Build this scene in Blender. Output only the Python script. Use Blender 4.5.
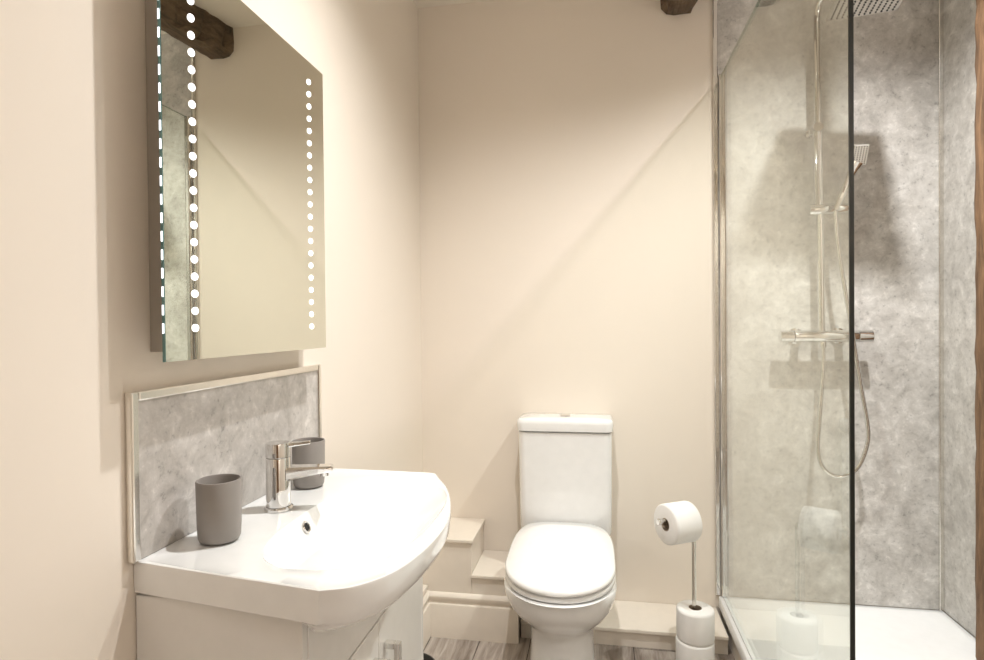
import bpy, bmesh, math, random
from mathutils import Vector, Matrix
random.seed(7)
S = bpy.context.scene
COL = S.collection
for o in list(bpy.data.objects):
    bpy.data.objects.remove(o)

# ------------------------------------------------------------------ camera
F_PX, YAW, PITCH, ROLL, CAM_H = 594.0, 10.03, 0.634, -0.55, 1.20
cd = bpy.data.cameras.new('camera')
cd.sensor_width = 36.0
cd.lens = F_PX / 984 * 36.0
cd.clip_start = 0.02
cam = bpy.data.objects.new('camera', cd)
COL.objects.link(cam)
_y, _p, _r = map(math.radians, (YAW, PITCH, ROLL))
fw = Vector((-math.sin(_y) * math.cos(_p), math.cos(_y) * math.cos(_p), -math.sin(_p)))
rt = Vector((math.cos(_y), math.sin(_y), 0))
up = rt.cross(fw)
rt2 = rt * math.cos(_r) + up * math.sin(_r)
up2 = -rt * math.sin(_r) + up * math.cos(_r)
m = Matrix((rt2, up2, -fw)).transposed().to_4x4()
m.translation = Vector((0, 0, CAM_H))
cam.matrix_world = m
S.camera = cam

# ------------------------------------------------------------------ world and exposure
W = bpy.data.worlds.new('world')
S.world = W
W.use_nodes = True
W.node_tree.nodes['Background'].inputs[0].default_value = (0.9, 0.92, 1.0, 1)
W.node_tree.nodes['Background'].inputs[1].default_value = 0.3
S.view_settings.view_transform = 'Standard'
S.view_settings.look = 'None'
S.view_settings.gamma = 1.0
S.view_settings.use_curve_mapping = False
S.view_settings.exposure = 1.66
LAMP_COL = (1.0, 0.998, 0.992)
#             x      y    power
DOWNLIGHTS = [(-0.10, 1.31, 29, 'ceiling downlight between toilet and washbasin'),
              (0.81, 1.66, 44, 'ceiling downlight over the shower tray'),
              (0.40, -0.55, 5, 'added fill downlight behind the viewpoint in front of the door'),  # unseen lamp, added as frontal fill
              (0.90, -0.55, 32, 'added fill downlight behind the viewpoint beside the right wall')]  # also added out of view, brightens surfaces facing the camera

# ------------------------------------------------------------------ room dimensions
XL, XR, YB, YF, ZC = -0.74, 1.262, 2.45, -1.0, 2.543
XG = 0.481          # plane of the shower screen
TRAY_Z = 0.123

# ------------------------------------------------------------------ materials
def new_mat(name):
    mt = bpy.data.materials.new(name)
    mt.use_nodes = True
    nt = mt.node_tree
    return mt, nt, nt.nodes['Principled BSDF']

def ramp(nt, stops):
    r = nt.nodes.new('ShaderNodeValToRGB')
    e = r.color_ramp.elements
    while len(e) < len(stops):
        e.new(0.5)
    for i, (p, c) in enumerate(stops):
        e[i].position = p
        e[i].color = (*c, 1)
    return r

def noise(nt, scale, detail=4, rough=0.5, vec=None, dist=0.0):
    n = nt.nodes.new('ShaderNodeTexNoise')
    n.inputs['Scale'].default_value = scale
    n.inputs['Detail'].default_value = detail
    n.inputs['Roughness'].default_value = rough
    n.inputs['Distortion'].default_value = dist
    if vec is not None:
        nt.links.new(vec, n.inputs['Vector'])
    return n

def coords(nt, scale=(1, 1, 1), kind='Object'):
    tc = nt.nodes.new('ShaderNodeTexCoord')
    mp = nt.nodes.new('ShaderNodeMapping')
    mp.inputs['Scale'].default_value = scale
    nt.links.new(tc.outputs[kind], mp.inputs['Vector'])
    return mp.outputs['Vector']

def bump(nt, b, height, strength, dist=0.002):
    n = nt.nodes.new('ShaderNodeBump')
    n.inputs['Strength'].default_value = strength
    n.inputs['Distance'].default_value = dist
    nt.links.new(height, n.inputs['Height'])
    nt.links.new(n.outputs['Normal'], b.inputs['Normal'])

def plain(name, col, rough=0.5, metal=0.0, spec=0.5, coat=0.0):
    mt, nt, b = new_mat(name)
    n = noise(nt, 30, 3, 0.5, coords(nt))
    r = ramp(nt, [(0.3, tuple(c * 0.97 for c in col)), (0.7, col)])
    nt.links.new(n.outputs['Fac'], r.inputs['Fac'])
    nt.links.new(r.outputs['Color'], b.inputs['Base Color'])
    b.inputs['Roughness'].default_value = rough
    b.inputs['Metallic'].default_value = metal
    b.inputs['Specular IOR Level'].default_value = spec
    b.inputs['Coat Weight'].default_value = coat
    return mt

def paint(name, col, rough=0.6):
    mt, nt, b = new_mat(name)
    v = coords(nt)
    n = noise(nt, 3.0, 4, 0.5, v)
    r = ramp(nt, [(0.3, tuple(c * 0.985 for c in col)), (0.7, col)])
    nt.links.new(n.outputs['Fac'], r.inputs['Fac'])
    nt.links.new(r.outputs['Color'], b.inputs['Base Color'])
    b.inputs['Roughness'].default_value = rough
    b.inputs['Specular IOR Level'].default_value = 0.3
    n2 = noise(nt, 9, 5, 0.6, v)
    bump(nt, b, n2.outputs['Fac'], 0.12, 0.004)
    return mt

def stone(name, tint=(1, 1, 1)):
    mt, nt, b = new_mat(name)
    v = coords(nt)
    n1 = noise(nt, 17.0, 10, 0.68, v, 0.5)
    n2 = noise(nt, 60, 6, 0.7, v, 0.0)
    n3 = noise(nt, 3.0, 4, 0.55, v)
    base = [(0.34, (0.47, 0.445, 0.415)), (0.46, (0.58, 0.555, 0.52)), (0.57, (0.66, 0.635, 0.60)), (0.68, (0.80, 0.775, 0.74))]
    r1 = ramp(nt, [(p, tuple(a * t for a, t in zip(c, tint))) for p, c in base])
    nt.links.new(n1.outputs['Fac'], r1.inputs['Fac'])
    r2 = ramp(nt, [(0.31, (0.62, 0.62, 0.62)), (0.42, (0.95, 0.95, 0.95)), (0.58, (1.0, 1.0, 1.0)), (0.68, (1.18, 1.18, 1.18))])
    nt.links.new(n2.outputs['Fac'], r2.inputs['Fac'])
    r3 = ramp(nt, [(0.35, (0.88, 0.88, 0.88)), (0.65, (1.04, 1.04, 1.04))])
    nt.links.new(n3.outputs['Fac'], r3.inputs['Fac'])
    out = r1.outputs['Color']
    for r in (r2, r3):
        mx = nt.nodes.new('ShaderNodeMix')
        mx.data_type = 'RGBA'
        mx.blend_type = 'MULTIPLY'
        mx.inputs['Factor'].default_value = 1.0
        nt.links.new(out, mx.inputs[6])
        nt.links.new(r.outputs['Color'], mx.inputs[7])
        out = mx.outputs[2]
    nt.links.new(out, b.inputs['Base Color'])
    b.inputs['Roughness'].default_value = 0.4
    b.inputs['Specular IOR Level'].default_value = 0.35
    return mt

def timber(name, dark, light, stretch):
    mt, nt, b = new_mat(name)
    v = coords(nt, stretch)
    n = noise(nt, 6, 8, 0.65, v, 0.8)
    r = ramp(nt, [(0.3, dark), (0.7, light)])
    nt.links.new(n.outputs['Fac'], r.inputs['Fac'])
    nt.links.new(r.outputs['Color'], b.inputs['Base Color'])
    b.inputs['Roughness'].default_value = 0.8
    bump(nt, b, n.outputs['Fac'], 0.8, 0.01)
    return mt

def plank_mat():
    mt, nt, b = new_mat('floor_wood')
    v = coords(nt, (14, 1.6, 1))
    oi = nt.nodes.new('ShaderNodeObjectInfo')
    add = nt.nodes.new('ShaderNodeVectorMath')
    add.operation = 'ADD'
    nt.links.new(v, add.inputs[0])
    mul = nt.nodes.new('ShaderNodeVectorMath')
    mul.operation = 'SCALE'
    mul.inputs['Scale'].default_value = 30.0
    cb = nt.nodes.new('ShaderNodeCombineXYZ')
    nt.links.new(oi.outputs['Random'], cb.inputs[0])
    nt.links.new(oi.outputs['Random'], cb.inputs[1])
    nt.links.new(cb.outputs[0], mul.inputs[0])
    nt.links.new(mul.outputs[0], add.inputs[1])
    n = noise(nt, 2.2, 7, 0.62, add.outputs[0], 1.2)
    r = ramp(nt, [(0.28, (0.16, 0.125, 0.10)), (0.5, (0.33, 0.28, 0.24)), (0.72, (0.50, 0.45, 0.40))])
    nt.links.new(n.outputs['Fac'], r.inputs['Fac'])
    mp = nt.nodes.new('ShaderNodeMapRange')
    mp.inputs['To Min'].default_value = 0.75
    mp.inputs['To Max'].default_value = 1.2
    nt.links.new(oi.outputs['Random'], mp.inputs['Value'])
    mx = nt.nodes.new('ShaderNodeVectorMath')
    mx.operation = 'SCALE'
    nt.links.new(r.outputs['Color'], mx.inputs[0])
    nt.links.new(mp.outputs[0], mx.inputs['Scale'])
    nt.links.new(mx.outputs[0], b.inputs['Base Color'])
    b.inputs['Roughness'].default_value = 0.45
    return mt

def glass_mat(name='screen_glass', tint=(0.945, 0.962, 0.935)):
    mt = bpy.data.materials.new(name)
    mt.use_nodes = True
    nt = mt.node_tree
    nt.nodes.clear()
    out = nt.nodes.new('ShaderNodeOutputMaterial')
    tr = nt.nodes.new('ShaderNodeBsdfTransparent')
    tr.inputs[0].default_value = (*tint, 1)
    gl = nt.nodes.new('ShaderNodeBsdfGlossy')
    gl.inputs['Roughness'].default_value = 0.0
    gl.inputs['Color'].default_value = (1, 1, 1, 1)
    lw = nt.nodes.new('ShaderNodeLayerWeight')      # Schlick reflectance, the same from both faces
    lw.inputs['Blend'].default_value = 0.5
    pw = nt.nodes.new('ShaderNodeMath')
    pw.operation = 'POWER'
    pw.inputs[1].default_value = 5.0
    nt.links.new(lw.outputs['Facing'], pw.inputs[0])
    fr = nt.nodes.new('ShaderNodeMath')
    fr.operation = 'MULTIPLY_ADD'
    fr.inputs[1].default_value = 0.96
    fr.inputs[2].default_value = 0.04
    nt.links.new(pw.outputs[0], fr.inputs[0])
    mx = nt.nodes.new('ShaderNodeMixShader')
    nt.links.new(fr.outputs[0], mx.inputs[0])
    nt.links.new(tr.outputs[0], mx.inputs[1])
    nt.links.new(gl.outputs[0], mx.inputs[2])
    nt.links.new(mx.outputs[0], out.inputs[0])
    return mt

def emit(name, col, strength):
    mt, nt, b = new_mat(name)
    b.inputs['Base Color'].default_value = (0.9, 0.9, 0.9, 1)
    b.inputs['Emission Color'].default_value = (*col, 1)
    b.inputs['Emission Strength'].default_value = strength
    return mt

def mirror_mat():
    mt, nt, b = new_mat('mirror_silver')
    b.inputs['Base Color'].default_value = (0.80, 0.81, 0.735, 1)
    b.inputs['Metallic'].default_value = 1.0
    b.inputs['Roughness'].default_value = 0.012
    return mt

M = dict(
    wall=paint('cream_wall_paint', (0.85, 0.77, 0.675)),
    ceiling=paint('ceiling_paint', (0.86, 0.79, 0.70)),
    wood_paint=plain('cream_woodwork_paint', (0.82, 0.745, 0.65), 0.35),
    stone=stone('stone_effect_panel'),
    splash=stone('splashback_panel', (0.86, 0.84, 0.83)),
    chrome=plain('polished_chrome', (0.74, 0.73, 0.715), 0.06, 1.0),
    satin=plain('satin_metal', (0.66, 0.63, 0.58), 0.25, 1.0),
    alu=plain('pale_trim_metal', (0.86, 0.84, 0.80), 0.2, 1.0),
    white=plain('white_ceramic', (0.86, 0.855, 0.845), 0.07, 0, 0.5, 0.6),
    cab=plain('white_gloss_cabinet', (0.82, 0.80, 0.77), 0.18, 0, 0.5, 0.3),
    plastic=plain('white_seat_plastic', (0.86, 0.85, 0.835), 0.18),
    tray=plain('white_tray_acrylic', (0.86, 0.86, 0.855), 0.22),
    paper=plain('white_tissue_paper', (0.86, 0.845, 0.82), 0.9, 0, 0.1),
    card=plain('brown_card_tube', (0.36, 0.29, 0.22), 0.85),
    grey=plain('grey_ceramic', (0.27, 0.245, 0.225), 0.45),
    bin=plain('dark_grey_metal', (0.06, 0.056, 0.052), 0.4),
    dark=plain('dark_rubber', (0.02, 0.02, 0.02), 0.6),
    hole=plain('dark_opening', (0.015, 0.015, 0.015), 0.5),
    glass=glass_mat(),
    glassedge=glass_mat('clear_glass_edge', (0.55, 0.62, 0.56)),
    edge=plain('dark_green_glass_edge', (0.004, 0.007, 0.005), 0.3),
    tealedge=plain('teal_glass_edge', (0.10, 0.20, 0.19), 0.1),
    mirror=mirror_mat(),
    casing=plain('mirror_casing', (0.42, 0.38, 0.33), 0.5),
    led=emit('led_white', (0.97, 0.95, 1.0), 0.7),
    edgeglow=emit('edge_glow_white', (0.90, 0.95, 1.0), 0.8),
    lens=emit('downlight_lens', LAMP_COL, 12.0),
    beam=timber('dark_oak', (0.05, 0.034, 0.022), (0.21, 0.145, 0.09), (6, 0.9, 6)),
    post=timber('brown_oak', (0.10, 0.055, 0.03), (0.33, 0.19, 0.10), (6, 6, 0.8)),
    plank=plank_mat(),
    grout=plain('dark_underlay', (0.05, 0.042, 0.036), 0.9),
)

# ------------------------------------------------------------------ mesh helpers
def obj(name, bm, mat, parent=None, smooth=False, bevel=0.0, seg=2, ang=40):
    me = bpy.data.meshes.new(name)
    bmesh.ops.recalc_face_normals(bm, faces=bm.faces[:])
    if smooth:
        for f in bm.faces:
            f.smooth = True
    bm.to_mesh(me)
    bm.free()
    me.materials.append(M[mat] if isinstance(mat, str) else mat)
    o = bpy.data.objects.new(name, me)
    COL.objects.link(o)
    if parent is not None:
        o.parent = parent
    if bevel:
        b = o.modifiers.new('bevel', 'BEVEL')
        b.width = bevel
        b.segments = seg
        b.limit_method = 'ANGLE'
        b.angle_limit = math.radians(30)
    if smooth:
        e = o.modifiers.new('split', 'EDGE_SPLIT')
        e.split_angle = math.radians(ang)
    return o

def thing(name, label, cat, loc=(0, 0, 0), group=None):
    o = bpy.data.objects.new(name, None)
    o.empty_display_size = 0.05
    COL.objects.link(o)
    o.location = loc
    return tag(o, label, cat, group)

def tag(o, label, cat, group=None):
    o['label'] = label
    o['category'] = cat
    if group:
        o['group'] = group
    return o

def struct(o):
    o['kind'] = 'structure'
    return o

def box(bm, x0, x1, y0, y1, z0, z1):
    vs = [bm.verts.new((x, y, z)) for z in (z0, z1) for x, y in ((x0, y0), (x1, y0), (x1, y1), (x0, y1))]
    for f in ((0, 3, 2, 1), (4, 5, 6, 7), (0, 1, 5, 4), (1, 2, 6, 5), (2, 3, 7, 6), (3, 0, 4, 7)):
        bm.faces.new([vs[i] for i in f])
    return vs

def bx(*a):
    bm = bmesh.new()
    box(bm, *a)
    return bm

def rings(bm, rs, cap0=True, cap1=True, closed=True):
    vv = [[bm.verts.new(p) for p in r] for r in rs]
    n = len(rs[0])
    for a, b in zip(vv[:-1], vv[1:]):
        for i in range(n if closed else n - 1):
            j = (i + 1) % n
            bm.faces.new((a[i], a[j], b[j], b[i]))
    if cap0:
        bm.faces.new(list(reversed(vv[0])))
    if cap1:
        bm.faces.new(vv[-1])
    return vv

def lathe(bm, prof, c=(0, 0, 0), axis=(0, 0, 1), n=32, cap0=True, cap1=True):
    """prof: list of (radius, height along axis)"""
    q = Vector((0, 0, 1)).rotation_difference(Vector(axis).normalized())
    c = Vector(c)
    rs = []
    for r, h in prof:
        rs.append([c + q @ Vector((r * math.cos(2 * math.pi * i / n), r * math.sin(2 * math.pi * i / n), h)) for i in range(n)])
    rings(bm, rs, cap0, cap1)

def smooth_path(pts, k=8):
    pts = [Vector(p) for p in pts]
    P = [pts[0] * 2 - pts[1]] + pts + [pts[-1] * 2 - pts[-2]]
    out = []
    for i in range(1, len(P) - 2):
        for s in range(k):
            t = s / k
            a, b, c, d = P[i - 1], P[i], P[i + 1], P[i + 2]
            out.append(0.5 * ((2 * b) + (c - a) * t + (2 * a - 5 * b + 4 * c - d) * t * t + (3 * b - a - 3 * c + d) * t ** 3))
    out.append(pts[-1])
    return out

def tube(bm, pts, r, n=14):
    pts = [Vector(p) for p in pts]
    ref = Vector((0.31, 0.2, 0.93)).normalized()
    rs = []
    u = None
    for i, p in enumerate(pts):
        t = (pts[min(i + 1, len(pts) - 1)] - pts[max(i - 1, 0)]).normalized()
        if u is None:
            u = t.cross(ref).normalized()
        else:
            u = (u - t * u.dot(t)).normalized()
        v = t.cross(u)
        rr = r[i] if isinstance(r, (list, tuple)) else r
        rs.append([p + (u * math.cos(2 * math.pi * k / n) + v * math.sin(2 * math.pi * k / n)) * rr for k in range(n)])
    rings(bm, rs)

# ================================================================== THE ROOM
T = 0.10
fl = struct(obj('floor', bx(XL - T, XR + T, YF - T, YB + T, -0.10, -0.004), 'grout'))
# wood-effect planks laid towards the toilet wall
PW, PL = 0.19, 0.90
plank_meshes = {}
def plank(x0, x1, y0, y1):
    key = (round(x1 - x0, 4), round(y1 - y0, 4))
    if key not in plank_meshes:
        bm = bx(0, key[0] - 0.003, 0, key[1] - 0.003, -0.004, 0.0)
        o = obj('floor_plank', bm, 'plank', fl)
        plank_meshes[key] = o.data
    else:
        o = bpy.data.objects.new('floor_plank', plank_meshes[key])
        COL.objects.link(o)
        o.parent = fl
    o.location = (x0, y0, 0)
k = 0
x = XL + 0.105 - PW
while x < XR - 0.001:
    xa, xb = max(x, XL), min(x + PW, XR)
    y = YF - [0.0, 0.37, 0.62, 0.18][k % 4]
    while y < YB - 0.001:
        ya, yb = max(y, YF), min(y + PL, YB)
        if yb - ya > 0.02 and xb - xa > 0.01:
            plank(xa, xb, ya, yb)
        y += PL
    x += PW
    k += 1

struct(obj('ceiling', bx(XL - T, XR + T, YF - T, YB + T, ZC, ZC + 0.1), 'ceiling'))
struct(obj('wall_back', bx(XL - T, XR + T, YB, YB + T, 0, ZC), 'wall'))
struct(obj('wall_left', bx(XL - T, XL, YF, YB, 0, ZC), 'wall'))
struct(obj('wall_right', bx(XR, XR + T, YF, YB, 0, ZC), 'wall'))
struct(obj('wall_front', bx(XL - T, XR + T, YF - T, YF, 0, ZC), 'wall'))

dr1 = struct(obj('door_1', bx(-0.05, 0.73, YF + .0005, YF + .042, 0.001, 2.03), 'post', bevel=.003))  # unseen door, added in dark wood to give the chrome dark reflections
for px0, px1, pz0, pz1 in ((.02, .31, .15, .9), (.37, .66, .15, .9), (.02, .31, 1.05, 1.9), (.37, .66, 1.05, 1.9)):
    obj('door_panel', bx(px0, px1, YF + .0425, YF + .050, pz0, pz1), 'post', dr1, bevel=.004)
bm = bmesh.new()
lathe(bm, [(.012, 0), (.012, .03), (.026, .036), (.028, .05), (.02, .062), (.001, .064)], (.695, YF + .042, 1.0), (0, 1, 0), 24)
obj('door_knob', bm, 'chrome', dr1, True)
# ------------------------------------------------------------------ rough oak beam under the ceiling
def rough(bm, rs, amp, seed):
    rnd = random.Random(seed)
    out = []
    for r in rs:
        out.append([Vector(p) + Vector((rnd.uniform(-amp, amp), rnd.uniform(-amp, amp), rnd.uniform(-amp, amp))) for p in r])
    rings(bm, out)

def beam_rings():
    rs = []
    n = 110
    for i in range(n + 1):
        t = i / n
        y = YB - 0.002 - t * (YB - YF - 0.01)
        cx = 0.322 + math.tan(math.radians(9.0)) * (YB - y)
        hw = 0.058
        zb, zt = 2.408, ZC - 0.0005
        sec = []
        prof = [(-hw + .012, zb + .004), (-hw * .3, zb - .004), (hw * .4, zb - .002), (hw - .014, zb + .006), (hw, zb + .03),
                (hw + .003, (zb + zt) / 2), (hw, zt), (-hw, zt), (-hw - .004, (zb + zt) / 2), (-hw, zb + .026)]
        rnd = random.Random(i * 13 + 5)
        for px, pz in prof:
            top = pz > zt - .01
            nick = (.020 if px > 0 else -.020) if (i % 4 == 1 and abs(px) > hw * .8 and not top) else 0
            sec.append(Vector((cx + px - nick * rnd.uniform(.3, 1.3) + rnd.uniform(-.006, .006), y, pz + (0 if top else rnd.uniform(-.005, .005)))))
        rs.append(sec)
    return rs
bm = bmesh.new()
rings(bm, beam_rings())
bmt = obj('ceiling_beam', bm, 'beam')
tag(bmt, 'rough dark oak beam running under the ceiling towards the toilet wall', 'beam')

# ------------------------------------------------------------------ downlights
for i, (lx, ly, pw, lab) in enumerate(DOWNLIGHTS):
    t = thing('ceiling_downlight', lab, 'light', (lx, ly, ZC), 'ceiling downlights')
    bm = bmesh.new()
    lathe(bm, [(0.030, -0.001), (0.030, -0.006), (0.042, -0.006), (0.043, -0.001)], n=32, cap0=False, cap1=False)
    obj('bezel', bm, 'chrome', t, True)
    bm = bmesh.new()
    lathe(bm, [(0.0295, -0.001), (0.0295, -0.003)], n=32)
    obj('lens', bm, 'lens', t)
    ld = bpy.data.lights.new('downlight_lamp', 'SPOT')
    ld.energy = pw
    ld.color = LAMP_COL
    ld.spot_size = math.radians(142)
    ld.spot_blend = 1.0
    ld.shadow_soft_size = 0.022
    lo = bpy.data.objects.new('downlight_lamp', ld)
    COL.objects.link(lo)
    lo.parent = t
    lo.location = (0, 0, -0.012)

# ------------------------------------------------------------------ painted pipe boxing and skirting
pb = thing('pipe_boxing', 'cream stepped boxing in the corner left of the toilet', 'boxing', (-0.55, 2.33, 0))
def rel(t, a):
    lx, ly, lz = t.location
    return bx(a[0] - lx, a[1] - lx, a[2] - ly, a[3] - ly, a[4] - lz, a[5] - lz)
YBX = 2.205
obj('tall_box', rel(pb, (XL + .001, -0.478, YBX, YB - .001, 0.0, 0.364)), 'wood_paint', pb, bevel=.002)
obj('tall_box_top', rel(pb, (XL + .001, -0.470, YBX - .010, YB - .001, 0.3645, 0.378)), 'wood_paint', pb, bevel=.003)
obj('low_box', rel(pb, (-0.4775, -0.30, YBX, YB - .001, 0.0, 0.232)), 'wood_paint', pb, bevel=.002)
obj('low_box_top', rel(pb, (-0.4775, -0.295, YBX - .010, YB - .001, 0.2325, 0.246)), 'wood_paint', pb, bevel=.003)
obj('side_box', rel(pb, (XL + .001, -0.655, 1.49, YBX - .0005, 0.0, 0.185)), 'wood_paint', pb, bevel=.002)
obj('side_box_top', rel(pb, (XL + .001, -0.648, 1.49, YBX - .011, 0.1855, 0.198)), 'wood_paint', pb, bevel=.003)

def skirting(bm, path, outward):
    """moulded skirting profile swept along a floor path; profile = (out, z)"""
    prof = [(0, 0), (.016, 0), (.016, .124), (.0145, .128), (.007, .130), (.006, .134), (.010, .140), (.013, .148), (.013, .156), (.009, .164), (.004, .168), (0, .170)]
    rs = []
    for p, d in zip(path, outward):
        rs.append([Vector((p[0] + d[0] * o, p[1] + d[1] * o, z)) for o, z in prof])
    rings(bm, rs)
bm = bmesh.new()
skirting(bm, [(-0.6545, 1.50), (-0.6545, YBX - .0005), (-0.298, YBX - .0005)], [(1, 0), (1, -1), (0, -1)])
struct(obj('baseboard_left', bm, 'wood_paint', smooth=True, ang=25))

lg = thing('pipe_boxing', 'long low cream boxing ledge between toilet and shower tray', 'boxing', (0.1, 2.34, 0))
obj('front_board', rel(lg, (-0.294, 0.455, 2.235, 2.25, 0.0, 0.057)), 'wood_paint', lg, bevel=.002)
obj('top_board', rel(lg, (-0.294, 0.455, 2.222, YB - .001, 0.0575, 0.072)), 'wood_paint', lg, bevel=.003)

# ================================================================== SHOWER
sp = tag(obj('shower_wall_panel', bx(0.470, XR - .001, YB - .010, YB - .0005, TRAY_Z + .001, ZC - .001), 'stone'),
         'grey stone effect panel lining the wall behind the shower fittings', 'wall panel')
obj('corner_trim', bx(XR - .026, XR - .0105, YB - .021, YB - .0105, TRAY_Z + .001, ZC - .002), 'alu', sp, bevel=.002)
obj('edge_trim', bx(0.452, 0.4695, YB - .013, YB - .0005, TRAY_Z + .001, ZC - .002), 'chrome', sp, bevel=.003)
sp2 = tag(obj('shower_wall_panel', bx(XR - .010, XR - .0005, 2.127, YB - .0105, TRAY_Z + .001, ZC - .001), 'stone'),
          'narrow grey stone effect panel between shower corner and timber post', 'wall panel')
tag(obj('shower_wall_panel', bx(XR - .010, XR - .0005, 1.20, 1.890, TRAY_Z + .001, ZC - .001), 'stone'),
    'grey stone effect panel on the right wall in front of the timber post', 'wall panel')
# timber post in the right wall
bm = bmesh.new()
rs = []
for i in range(41):
    z = TRAY_Z + .001 + (ZC - .002 - TRAY_Z) * i / 40
    rnd = random.Random(i + 90)
    e = lambda a: rnd.uniform(-a, a)
    rs.append([Vector((XR - .0005, 1.892, z)), Vector((XR - .080 + e(.003), 1.897 + e(.003), z)), Vector((XR - .090 + e(.003), 1.932, z)),
               Vector((XR - .091 + e(.003), 2.096 + e(.004), z)), Vector((XR - .082 + e(.002), 2.119 + e(.004), z)), Vector((XR - .0005, 2.125, z))])
rings(bm, rs)
tag(obj('timber_post', bm, 'post'), 'rough brown oak post set in the wall at the shower side', 'post')

# tray
bm = bmesh.new()
x0, x1, y0, y1 = 0.462, XR - .011, 1.20, YB - .0105
def rr(a0, a1, b0, b1, z, r, n=5):
    pts = []
    for cx, cy, s in ((a1 - r, b1 - r, 0), (a0 + r, b1 - r, 1), (a0 + r, b0 + r, 2), (a1 - r, b0 + r, 3)):
        for k in range(n + 1):
            a = math.pi / 2 * (s + k / n)
            pts.append(Vector((cx + r * math.cos(a), cy + r * math.sin(a), z)))
    return pts
Z = TRAY_Z
seq = [rr(x0, x1, y0, y1, Z - .040, .006), rr(x0, x1, y0, y1, Z - .004, .006), rr(x0 + .003, x1 - .003, y0 + .003, y1 - .003, Z, .006),
       rr(x0 + .045, x1 - .03, y0 + .04, y1 - .03, Z, .02), rr(x0 + .060, x1 - .045, y0 + .055, y1 - .045, Z - .005, .03),
       rr(x0 + .25, x1 - .25, y0 + .3, y1 - .3, Z - .010, .03)]
rings(bm, seq)
tr = thing('shower_tray', 'low white rectangular shower tray on a panelled plinth', 'shower tray', (0, 0, 0))
obj('tray', bm, 'tray', tr, True, ang=50)
obj('plinth_panel', bx(0.472, 0.486, 1.21, YB - .012, 0.0005, Z - .0405), 'wood_paint', tr, bevel=.002)
obj('front_plinth_panel', bx(0.4865, x1 - .01, 1.21, 1.224, 0.0005, Z - .0405), 'wood_paint', tr, bevel=.002)
bm = bmesh.new()
lathe(bm, [(.055, 0), (.055, .004), (.045, .007), (0.001, .008)], (0.87, 1.82, Z - .0098), n=32)
obj('waste_cover', bm, 'chrome', tr, True)

# glass screen
sc = thing('shower_screen', 'clear fixed glass shower screen with chrome wall channel', 'shower screen', (XG, 1.85, TRAY_Z))
GT = 2.148
def loc(t, a):
    return rel(t, a)
gp = obj('glass_pane', loc(sc, (XG - .004, XG + .004, 1.2445, YB - .022, TRAY_Z + .001, GT)), 'glass', sc)
obj('pane_edge', loc(sc, (XG - .004, XG + .004, 1.240, 1.2444, TRAY_Z + .001, GT)), 'edge', sc)
obj('pane_top_edge', loc(sc, (XG - .004, XG + .004, 1.240, YB - .031, GT + .0002, GT + .0012)), 'glassedge', sc)
obj('wall_channel', loc(sc, (XG - .010, XG + .012, YB - .0305, YB - .0105, TRAY_Z + .001, GT + .006)), 'chrome', sc, bevel=.004)
obj('bottom_seal', loc(sc, (XG - .006, XG - .0042, 1.245, YB - .031, TRAY_Z + .0005, TRAY_Z + .010)), 'tray', sc)

# shower set
sx, sy = 0.815, 2.365
sh = thing('shower_set', 'chrome bar shower with riser, square rain head, handset and hose', 'shower', (sx, sy, 1.14))
def R(p):
    return Vector(p) - Vector((sx, sy, 1.14))
bm = bmesh.new()
lathe(bm, [(.0215, -.108), (.022, -.106), (.022, .106), (.0215, .108)], R((sx + .012, sy, 1.141)), (1, 0, 0), 28)
vb = obj('valve_bar', bm, 'chrome', sh, True)
for a, b_ in ((-.145, -.097), (.121, .169)):
    bm = bmesh.new()
    lathe(bm, [(.020, a), (.0222, a + .002), (.0222, b_ - .002), (.020, b_)], R((sx, sy, 1.141)), (1, 0, 0), 28)
    obj('control_knob', bm, 'chrome', sh, True)
for dx in (-.075, .075):
    bm = bmesh.new()
    lathe(bm, [(.030, 0), (.030, .006), (.014, .012), (.014, YB - .011 - sy)], R((sx + .005 + dx, YB - .0108, 1.141)), (0, -1, 0), 24)
    obj('wall_elbow', bm, 'chrome', sh, True)
# riser with curved arm
HX, HY, HZ = 0.826, 2.0, 2.175
bm = bmesh.new()
path = [(sx, sy, 1.155), (sx - .003, sy, 1.5), (sx - .012, sy, 2.0), (sx - .014, sy, 2.30)]
arc = []
for k in range(1, 9):
    a = math.pi / 2 * k / 8
    arc.append((sx - .014 + .004 * k / 8, sy - .07 * (1 - math.cos(a)), 2.30 + .07 * math.sin(a)))
path += arc + [((sx + HX) / 2, (sy + HY) / 2 - .02, 2.37), (HX, HY + .03, 2.37), (HX, HY + .008, 2.363), (HX, HY, 2.34), (HX, HY, HZ + .014)]
tube(bm, [R(p) for p in path], .0125, 16)
obj('riser_pipe', bm, 'chrome', sh, True, ang=60)
bm = bmesh.new()
lathe(bm, [(.016, 0), (.016, .02), (.0135, .024), (.0135, .30)], R((sx - .0105, sy, 1.62)), (-.02, 0, 1), 20)
obj('riser_sleeve', bm, 'chrome', sh, True)
# upper wall bracket
bm = bmesh.new()
lathe(bm, [(.017, 0), (.017, .010), (.009, .014), (.009, .056), (.0165, .058), (.0165, .094)], R((sx - .016, YB - .0108, 1.905)), (0, -1, 0), 24)
obj('wall_bracket', bm, 'chrome', sh, True)
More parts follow.
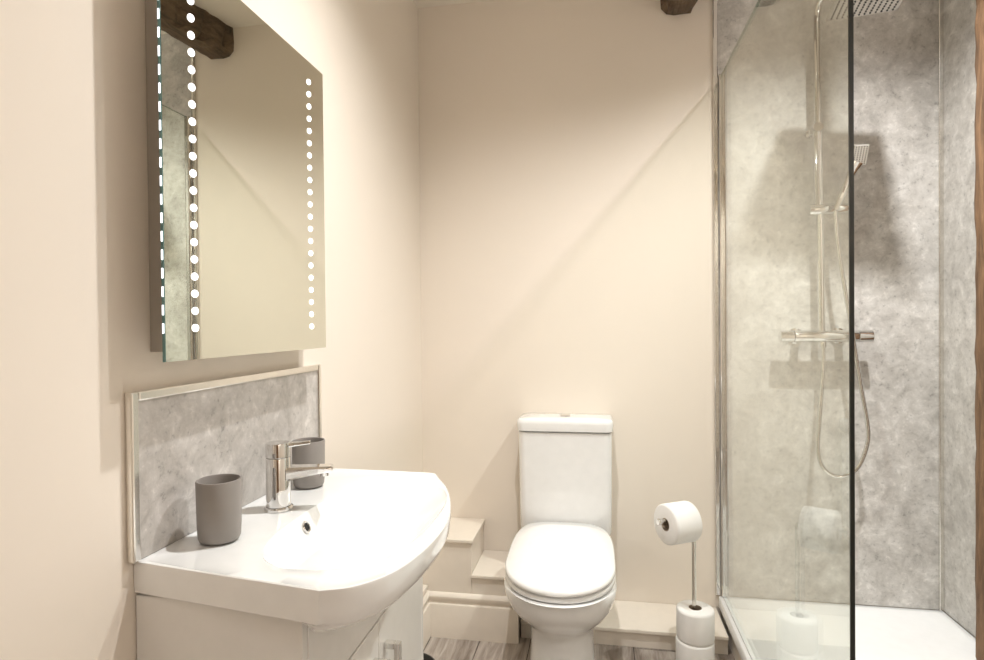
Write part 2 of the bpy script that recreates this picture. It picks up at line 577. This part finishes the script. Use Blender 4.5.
# rain head
hd = bmesh.new()
hs = .1
box(hd, -hs, hs, -hs, hs, 0, .010)
rh = obj('rain_head', hd, 'satin', sh, bevel=.003)
rh.location = R((HX, HY, HZ))
rh.rotation_euler = (0, 0, math.radians(-9))
nb = bmesh.new()
for i in range(12):
    for j in range(12):
        lathe(nb, [(.0022, 0), (.0032, .0022)], ((i - 5.5) * .0155, (j - 5.5) * .0155, -.0022), n=6)
nz = obj('nozzle_field', nb, 'dark', rh)
nz['kind'] = 'stuff'
bm = bmesh.new()
lathe(bm, [(.022, 0), (.022, .006), (.014, .012), (.014, .02)], (0, 0, .0102), n=24)
obj('swivel_joint', bm, 'chrome', rh, True)
# slider
bm = bmesh.new()
lathe(bm, [(.0195, -.046), (.0205, -.044), (.0205, .044), (.0195, .046)], R((sx + .002, sy - .004, 1.606)), (1, 0, 0), 24)
sl = obj('slider_bracket', bm, 'chrome', sh, True)
bm = bmesh.new()
lathe(bm, [(.0205, .0465), (.0205, .078), (.0195, .081)], R((sx + .002, sy - .004, 1.606)), (1, 0, 0), 24)
obj('handset_holder', bm, 'chrome', sl, True)
# handset
p0, p1 = Vector((.850, sy - .045, 1.605)), Vector((.910, sy - .070, 1.77))
bm = bmesh.new()
d = (p1 - p0).normalized()
u = d.cross(Vector((0, 1, 0))).normalized()
v = u.cross(d)
def hsec(c, w, th):
    return [c + u * w * a + v * th * b for a, b in ((-1, -.5), (-.5, -1), (.5, -1), (1, -.5), (1, .5), (.5, 1), (-.5, 1), (-1, .5))]
rs = [hsec(R(p0 - d * .01), .008, .008), hsec(R(p0 + d * .02), .010, .010), hsec(R(p0 + d * .09), .011, .009), hsec(R(p0 + d * .135), .014, .008), hsec(R(p0 + d * .165), .022, .007)]
rings(bm, rs)
hh = obj('handset', bm, 'chrome', sh, True, ang=35)
# square head plate of the handset
hc = R(p0 + d * .190)
fwd = Vector((.02, -.90, -.43)).normalized()
side = fwd.cross(Vector((0, 0, 1))).normalized()
upv = side.cross(fwd)
def plate(c, w, h, th, off):
    bm = bmesh.new()
    rs = []
    for s in (off, off + th):
        rs.append([c + side * w * a + upv * h * b + fwd * s for a, b in ((-1, -1), (1, -1), (1, 1), (-1, 1))])
    rings(bm, rs)
    return bm
obj('handset_head', plate(hc, .026, .036, .014, -.007), 'chrome', hh, bevel=.003)
fp = obj('handset_face', plate(hc, .023, .032, .0012, .0072), 'alu', hh)
nb = bmesh.new()
for i in range(5):
    for j in range(9):
        lathe(nb, [(.0021, 0), (.0017, .002)], hc + side * (i - 2) * .0088 + upv * (j - 4) * .0070 + fwd * .0085, fwd, 6)
nz = obj('handset_nozzles', nb, 'dark', hh)
nz['kind'] = 'stuff'
# hose
hp = [(sx + .005, sy, 1.118), (sx + .005, sy, 1.06), (sx, sy - .005, .98), (.803, sy - .01, .84), (.795, sy - .015, .73), (.808, sy - .02, .665), (.845, sy - .025, .634),
      (.885, sy - .03, .638), (.922, sy - .035, .67), (.947, sy - .04, .74), (.953, sy - .04, .81), (.932, sy - .04, .95), (.910, sy - .04, 1.10), (.895, sy - .04, 1.20), (.868, sy - .04, 1.38), (.853, sy - .042, 1.50), tuple(p0 - d * .012)]
bm = bmesh.new()
sp_ = smooth_path([R(p) for p in hp], 14)
tube(bm, sp_, [.0080 if i % 2 else .0070 for i in range(len(sp_))], 10)
obj('hose', bm, 'chrome', sh, True, ang=80)
bm = bmesh.new()
lathe(bm, [(.011, 0), (.012, .004), (.012, .020), (.010, .024)], R((sx + .005, sy, 1.100)), n=18)
obj('hose_nut', bm, 'chrome', sh, True)

# ================================================================== TOILET
TX = -0.126
tl = thing('toilet', 'white close coupled toilet with closed lid against the cream wall', 'toilet', (TX, 2.1, 0))
def egg(hw, yf, yr, yc, z, n=56, pr=4.0, pf=2.1, zr=None):
    pts = []
    for i in range(n):
        a = 2 * math.pi * i / n
        c, s = math.cos(a), math.sin(a)
        p = pr if s > 0 else pf
        x = math.copysign(abs(c) ** (2 / p), c) * hw
        yy = math.copysign(abs(s) ** (2 / p), s)
        y = yc + yy * ((yr - yc) if s > 0 else (yc - yf))
        zz = z if zr is None else z + (zr - z) * (y - yf) / (yr - yf)
        pts.append(Vector((x, y - 2.1, zz)))
    return pts
bm = bmesh.new()
rings(bm, [egg(.112, 1.90, 2.216, 2.02, 0.0005), egg(.112, 1.905, 2.216, 2.02, .02), egg(.107, 1.93, 2.218, 2.05, .10), egg(.110, 1.93, 2.37, 2.05, .170), egg(.124, 1.90, 2.38, 2.03, .20),
           egg(.150, 1.842, 2.40, 2.0, .24), egg(.170, 1.795, 2.42, 1.97, .285), egg(.180, 1.770, 2.43, 1.95, .325), egg(.182, 1.760, 2.43, 1.945, .352),
           egg(.174, 1.746, 2.428, 1.945, .360), egg(.13, 1.80, 2.40, 1.95, .361)])
obj('pan', bm, 'white', tl, True, ang=60)
bm = bmesh.new()
rings(bm, [egg(.172, 1.769, 2.262, 1.95, .3615, zr=.385), egg(.178, 1.762, 2.267, 1.95, .366, zr=.390), egg(.178, 1.762, 2.267, 1.95, .376, zr=.402), egg(.173, 1.769, 2.262, 1.95, .380, zr=.406)])
obj('seat', bm, 'plastic', tl, True, ang=60)
bm = bmesh.new()
rings(bm, [egg(.174, 1.765, 2.268, 1.95, .3825, zr=.4185), egg(.179, 1.757, 2.271, 1.95, .387, zr=.423), egg(.179, 1.757, 2.271, 1.95, .396, zr=.434), egg(.174, 1.765, 2.266, 1.95, .403, zr=.440), egg(.12, 1.81, 2.22, 1.96, .409, zr=.443), egg(.05, 1.9, 2.1, 1.98, .4145, zr=.440)])
obj('seat_lid', bm, 'plastic', tl, True, ang=60)
for s in (-1, 1):
    bm = bmesh.new()
    lathe(bm, [(.011, -.025), (.012, -.022), (.012, .022), (.011, .025)], (s * .075, 2.262 - 2.1, .418), (1, 0, 0), 18)
    obj('hinge', bm, 'plastic', tl, True)
def rbox(hw0, y0, y1, z, r=.03, n=6):
    pts = []
    for cx, cy, s in ((hw0 - r, y1 - r, 0), (-hw0 + r, y1 - r, 1), (-hw0 + r, y0 + r, 2), (hw0 - r, y0 + r, 3)):
        for k in range(n + 1):
            a = math.pi / 2 * (s + k / n)
            pts.append(Vector((cx + r * math.cos(a), cy + r * math.sin(a) - 2.1, z)))
    return pts
bm = bmesh.new()
rings(bm, [rbox(.160, 2.30, 2.435, .3615), rbox(.170, 2.286, 2.445, .38), rbox(.1745, 2.279, 2.447, .40), rbox(.1765, 2.277, 2.447, .50), rbox(.179, 2.277, 2.447, .778), rbox(.17, 2.285, 2.44, .780)])
obj('cistern', bm, 'white', tl, True, ang=50)
bm = bmesh.new()
rings(bm, [rbox(.174, 2.28, 2.447, .7805), rbox(.182, 2.270, 2.4485, .785), rbox(.184, 2.268, 2.4485, .812), rbox(.1825, 2.2695, 2.448, .824), rbox(.176, 2.277, 2.444, .830), rbox(.08, 2.33, 2.40, .8315)])
cl = obj('cistern_lid', bm, 'white', tl, True, ang=60)
bm = bmesh.new()
lathe(bm, [(.021, 0), (.021, .004), (.017, .007), (.001, .0075)], (0, 2.355 - 2.1, .8305), n=28)
obj('flush_button', bm, 'chrome', cl, True)

# ================================================================== VANITY, BASIN, TAP
BZ = 0.82
CX = -0.447         # front plane of the cabinet doors
vu = thing('vanity_cabinet', 'white gloss vanity cabinet under the washbasin', 'cabinet', (-0.6, 1.155, 0))
obj('carcass', rel(vu, (XL + .002, CX - .0185, .856, 1.455, .0005, .766)), 'cab', vu)
obj('side_panel', rel(vu, (XL + .002, CX - .001, .840, .8555, .0005, .766)), 'cab', vu, bevel=.0015)
obj('side_panel', rel(vu, (XL + .002, CX - .001, 1.4555, 1.471, .0005, .766)), 'cab', vu, bevel=.0015)
obj('front_fascia', rel(vu, (CX - .018, CX, .8565, 1.4545, .594, .766)), 'cab', vu, bevel=.002)
obj('kick_board', rel(vu, (CX - .018, CX - .004, .8565, 1.4545, .0005, .08)), 'cab', vu, bevel=.002)
for ya, yb, hy in ((.8575, 1.1545, 1.12), (1.1565, 1.4535, 1.19)):
    dr = obj('door', rel(vu, (CX - .018, CX, ya, yb, .084, .5905)), 'cab', vu, bevel=.002)
    bm = bmesh.new()
    for z0, z1, xa, xb in ((.388, .530, CX + .022, CX + .034), (.518, .530, CX + .0005, CX + .022), (.388, .400, CX + .0005, CX + .022)):
        box(bm, xa + .6, xb + .6, hy - .009 - 1.155, hy + .009 - 1.155, z0, z1)
    obj('handle', bm, 'chrome', dr, bevel=.0012)

# outline of the basin rim (measured, bow fronted)
ctl = [(-.739, .838), (-.60, .817), (-.425, .791), (-.393, .786), (-.350, .806), (-.312, .856), (-.291, .93), (-.282, 1.03), (-.286, 1.12), (-.308, 1.22), (-.343, 1.325), (-.385, 1.41), (-.405, 1.452), (-.425, 1.459), (-.60, 1.468), (-.739, 1.475)]
def densify(pts, n=10):
    out = []
    for i in range(len(pts)):
        a, b = Vector(pts[i]), Vector(pts[(i + 1) % len(pts)])
        for k in range(n):
            out.append(a.lerp(b, k / n))
    return out
bow = [Vector((p.x, p.y)) for p in smooth_path([(x, y, 0) for x, y in ctl[3:13]], 8)]
outline = [Vector(p) for p in ctl[:3]] + bow + [Vector(p) for p in ctl[13:]]
BC = Vector((-.505, 1.125))
NB = 160
def ray_hit(poly, ang):
    d = Vector((math.cos(ang), math.sin(ang)))
    best = None
    for i in range(len(poly)):
        a, b = poly[i] - BC, poly[(i + 1) % len(poly)] - BC
        e = b - a
        den = d.x * e.y - d.y * e.x
        if abs(den) < 1e-9:
            continue
        t = (a.x * e.y - a.y * e.x) / den
        s = (a.x * d.y - a.y * d.x) / den
        if t > 0 and -1e-6 <= s <= 1 + 1e-6 and (best is None or t > best):
            best = t
    return BC + d * best
angs = [2 * math.pi * i / NB for i in range(NB)]
for corner in (ctl[0], ctl[3], ctl[12], ctl[15]):       # snap rays to the four corners
    a = math.atan2(corner[1] - BC.y, corner[0] - BC.x) % (2 * math.pi)
    j = min(range(NB), key=lambda i: abs(angs[i] - a))
    angs[j] = a
OUT = [ray_hit(outline, a) for a in angs]
def bowl_edge(a):
    # rounded bowl inside the rim: flat rim band near the wall for the tap
    c = Vector((-.465, 1.12))
    n = 2.6
    ca, sa = math.cos(a), math.sin(a)
    ax, by = (.150 if ca > 0 else .125), .262
    r = (abs(ca / ax) ** n + abs(sa / by) ** n) ** (-1 / n)
    return c + Vector((ca, sa)) * r
BOW = [bowl_edge(a) for a in angs]
DR = Vector((-.515, 1.105))       # waste
def ring(fn):
    return [Vector(fn(i)) for i in range(NB)]
BD = .105
rs = []
for f in (.07, .2, .4, .58, .72, .83, .91, .96, .985):
    def fn(i, f=f):
        p = DR.lerp(BOW[i], f)
        z = BZ - .004 - BD * (1 - f ** 2.2) ** 1.2
        return (p.x, p.y, z)
    rs.append(ring(fn))
rs.append(ring(lambda i: (BOW[i].x, BOW[i].y, BZ - .0022)))
def mid(f, z):
    return ring(lambda i: (*BOW[i].lerp(OUT[i], f), z))
rs += [mid(.06, BZ - .0012), mid(.5, BZ), mid(.90, BZ), mid(.955, BZ + .002), mid(.985, BZ + .0005)]
def skirt(k, z, inset):
    def fn(i):
        p = OUT[i]
        w = max(0, min(1, (p.x + .395) / .095))
        q = BC + (p - BC) * (1 - inset)
        xx = q.x
        if xx > -.42:
            xx = -.42 + (xx + .42) * k
        zz = max(z, .771) * (1 - w) + z * w
        return (xx, q.y, zz)
    return ring(fn)
rs += [skirt(1, BZ - .006, 0), skirt(.985, BZ - .030, 0), skirt(.93, .772, .002), skirt(.82, .757, .004), skirt(.60, .742, .008), skirt(.32, .728, .014), skirt(.1, .722, .02)]
# keep the underside clear of the cabinet: close it just above the cabinet top
bm = bmesh.new()
vv = rings(bm, rs, True, False)
last = [bm.verts.new((min(v.co.x, CX + .0015), BC.y + (v.co.y - BC.y) * .97, max(v.co.z, .7675))) for v in vv[-1]]
for i in range(NB):
    j = (i + 1) % NB
    bm.faces.new((vv[-1][i], vv[-1][j], last[j], last[i]))
bm.faces.new(last)
wb = thing('washbasin', 'white ceramic bow fronted washbasin on the vanity cabinet', 'washbasin', (0, 0, 0))
obj('bowl', bm, 'white', wb, True, ang=29)
bm = bmesh.new()
zb = BZ - .004 - BD
lathe(bm, [(.030, 0), (.030, .0035), (.026, .0045)], (DR.x, DR.y, zb + .001), n=32)
ws = obj('waste_flange', bm, 'satin', wb, True)
bm = bmesh.new()
lathe(bm, [(.0235, .0047), (.0235, .0120)], (DR.x, DR.y, zb + .001), n=32)
obj('waste_gap', bm, 'hole', ws)
bm = bmesh.new()
lathe(bm, [(.0245, .0122), (.0245, .0145), (.020, .0165), (.001, .0172)], (DR.x, DR.y, zb + .001), n=32)
obj('waste_plug', bm, 'satin', ws, True)
bm = bmesh.new()
oc, ax = Vector((-.579, 1.105, .794)), Vector((.90, .0, .43))
lathe(bm, [(.0085, -.004), (.0115, -.004), (.0125, .002), (.0105, .004), (.0085, .003)], oc, ax, 24, False, False)
orr = obj('overflow_ring', bm, 'chrome', wb, True)
bm = bmesh.new()
lathe(bm, [(.0086, -.004), (.0086, .001)], oc, ax, 20)
obj('overflow_hole', bm, 'hole', orr)

# tap
TPX, TPY = -.652, 1.130
tp = thing('basin_tap', 'chrome mixer tap with flat lever on the washbasin', 'tap', (TPX, TPY, BZ))
bm = bmesh.new()
lathe(bm, [(.029, .0005), (.029, .005), (.026, .008)], n=32)
obj('base_ring', bm, 'chrome', tp, True)
bm = bmesh.new()
lathe(bm, [(.0245, .0085), (.0245, .106), (.0235, .108)], n=36)
obj('body', bm, 'chrome', tp, True)
bm = bmesh.new()
lathe(bm, [(.0235, .1085), (.0250, .110), (.0250, .134), (.0235, .138), (.001, .1385)], n=36)
cp = obj('cap', bm, 'chrome', tp, True)
SA = math.radians(20)
def local_box(pts_prof, hw):
    """sweep along the spout direction; pts_prof: (dist, z_low, z_high, halfwidth)"""
    bm = bmesh.new()
    rs = []
    dx, dy = math.cos(SA), math.sin(SA)
    for dist, zl, zh, w in pts_prof:
        sec = []
        for a, zz in ((-1, zl + .004), (-.8, zl), (.8, zl), (1, zl + .004), (1, zh - .004), (.8, zh), (-.8, zh), (-1, zh - .004)):
            sec.append(Vector((dx * dist - dy * a * w, dy * dist + dx * a * w, zz)))
        rs.append(sec)
    rings(bm, rs)
    return bm
spo = obj('spout', local_box([(.018, .060, .088, .0185), (.05, .066, .087, .0175), (.08, .071, .0865, .0170), (.106, .074, .086, .0160), (.110, .076, .084, .0145)], 0), 'chrome', tp, True, ang=35)
bm = bmesh.new()
lathe(bm, [(.0105, 0), (.0105, .008)], (math.cos(SA) * .092, math.sin(SA) * .092, .065), n=20)
obj('aerator', bm, 'chrome', spo, True)
obj('lever', local_box([(.015, .127, .136, .012), (.045, .131, .1375, .0095), (.064, .133, .139, .008)], 0), 'chrome', cp, True, ang=35)

# cups
def cup(loc, label):
    bm = bmesh.new()
    h, r = .108, .0378
    lathe(bm, [(.001, .004), (.027, .0), (.0325, .002), (.0352, .008), (.0365, .03), (r, h - .002), (r - .001, h), (r - .003, h), (r - .0042, h - .003), (.0335, .02), (.030, .008), (.001, .006)], n=40)
    o = obj('tumbler', bm, 'grey', None, True, ang=60)
    o.location = loc
    return tag(o, label, 'cup', 'grey bathroom tumblers')
cup((-.662, .949, BZ + .0012), 'matt grey tumbler at the near end of the washbasin')
cup((-.672, 1.30, BZ + .0012), 'matt grey tumbler behind the tap on the washbasin')

# splashback
sb = thing('splashback', 'grey stone effect splashback with pale metal edging behind the tap', 'splashback', (XL, 1.16, BZ))
SY0, SY1, SZ0, SZ1 = .824, 1.480, BZ + .003, 1.096
obj('panel', rel(sb, (XL + .0005, XL + .009, SY0 + .016, SY1 - .016, SZ0, SZ1 - .016)), 'splash', sb)
obj('edge_trim', rel(sb, (XL + .0005, XL + .015, SY0, SY0 + .0158, SZ0, SZ1)), 'alu', sb, bevel=.003)
obj('edge_trim', rel(sb, (XL + .0005, XL + .015, SY1 - .0158, SY1, SZ0, SZ1)), 'alu', sb, bevel=.003)
obj('edge_trim', rel(sb, (XL + .0005, XL + .015, SY0 + .0159, SY1 - .0159, SZ1 - .0158, SZ1)), 'alu', sb, bevel=.003)

# ================================================================== LED MIRROR
MX, MY0, MY1, MZ0, MZ1 = -.672, .835, 1.399, 1.1437, 1.828
lm = thing('led_mirror', 'rectangular wall mirror with two columns of white light dots', 'mirror', (XL, 1.15, MZ0))
obj('casing', rel(lm, (XL + .0005, MX - .0055, MY0 + .048, MY1 - .05, MZ0 + .014, MZ1 - .014)), 'casing', lm)
obj('glass', rel(lm, (MX - .005, MX, MY0, MY1, MZ0, MZ1)), 'mirror', lm)
obj('glass_edge', rel(lm, (MX - .005, MX - .0002, MY0 - .0012, MY0 - .0001, MZ0, MZ1)), 'tealedge', lm)
led_me = edge_me = None
for yc in (.906, 1.324):
    for i in range(21):
        z = 1.197 + .0291 * i
        if led_me is None:
            bm = bmesh.new()
            lathe(bm, [(.0066, 0), (.0062, .0018), (.0048, .0034), (.0022, .0042)], axis=(1, 0, 0), n=20)
            o = obj('light_dot', bm, 'led', lm)
            led_me = o.data
        else:
            o = bpy.data.objects.new('light_dot', led_me)
            COL.objects.link(o)
            o.parent = lm
        o.location = (MX + .0001 - XL, yc - 1.15, z - MZ0)
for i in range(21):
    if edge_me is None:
        o = obj('edge_glow', bx(-.0042, -.0012, -.0006, 0, -.008, .008), 'edgeglow', lm)  # glowing bits imitate the dots' light reflected inside the glass edge
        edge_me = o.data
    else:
        o = bpy.data.objects.new('edge_glow', edge_me)
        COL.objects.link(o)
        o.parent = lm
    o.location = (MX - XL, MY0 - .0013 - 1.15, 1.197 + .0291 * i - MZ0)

# ================================================================== TOILET ROLL STAND
PX, PY = .315, 2.075
st = thing('toilet_roll_stand', 'slim chrome freestanding toilet roll stand beside the shower', 'roll stand', (PX, PY, 0))
bm = bmesh.new()
lathe(bm, [(.062, .0005), (.064, .004), (.064, .026), (.061, .030), (.008, .031)], n=40)
obj('base', bm, 'chrome', st, True)
bm = bmesh.new()
AZ = .545
AD = Vector((-.857, -.515, 0))
pth = [Vector((0, 0, .031)), Vector((0, 0, AZ - .02))] + [Vector((0, 0, AZ)) + AD * .02 * (1 - math.cos(math.pi / 2 * k / 6)) + Vector((0, 0, -.02 + .02 * math.sin(math.pi / 2 * k / 6))) for k in range(1, 7)]
pth.append(Vector((0, 0, AZ)) + AD * .132)
tube(bm, pth, .0068, 16)
obj('pole', bm, 'satin', st, True, ang=60)
bm = bmesh.new()
lathe(bm, [(.0098, 0), (.0105, .003), (.0105, .012), (.009, .015), (.001, .0155)], Vector((0, 0, AZ)) + AD * .130, AD, 20)
obj('arm_end', bm, 'chrome', st, True)
def roll(name, c, axis, ro, h, label, tail=False):
    t = thing(name, label, 'toilet roll', c, 'white toilet rolls on the stand')
    bm = bmesh.new()
    ri = .0215
    lathe(bm, [(ri, .0), (ro - .006, .0), (ro - .001, .003), (ro, .008), (ro, h - .008), (ro - .001, h - .003), (ro - .006, h), (ri, h), (ri, .0)], (0, 0, 0), axis, 40, False, False)
    obj('paper', bm, 'paper', t, True, ang=50)
    bm = bmesh.new()
    lathe(bm, [(ri - .0005, .0005), (ri - .0005, h - .0005), (ri - .002, h - .0005), (ri - .002, .0005), (ri - .0005, .0005)], (0, 0, 0), axis, 32, False, False)
    obj('card_tube', bm, 'card', t, True)
    return t
H_R = .1035
roll('toilet_roll', (PX + .001, PY - .002, .0315), (0, 0, 1), .062, H_R, 'white toilet roll lowest on the stand under another upright roll')
roll('toilet_roll', (PX + .003, PY - .001, .0315 + H_R), (0, 0, 1), .061, H_R, 'white toilet roll topmost in the upright stack around the pole')
rc = Vector((PX, PY, AZ - .0125)) + AD * .116
roll('toilet_roll', rc, -AD, .066, .100, 'white toilet roll hanging sideways on the arm of the stand')

# bin beside the vanity
bm = bmesh.new()
lathe(bm, [(.062, .0005), (.065, .004), (.078, .178), (.080, .181), (.080, .185), (.077, .185), (.075, .180), (.063, .008), (.001, .007)], n=48)
wbn = obj('waste_bin', bm, 'bin', None, True, ang=50)
wbn.location = (-.556, 1.68, 0)
tag(wbn, 'small round dark grey waste bin on the floor beyond the vanity', 'bin')
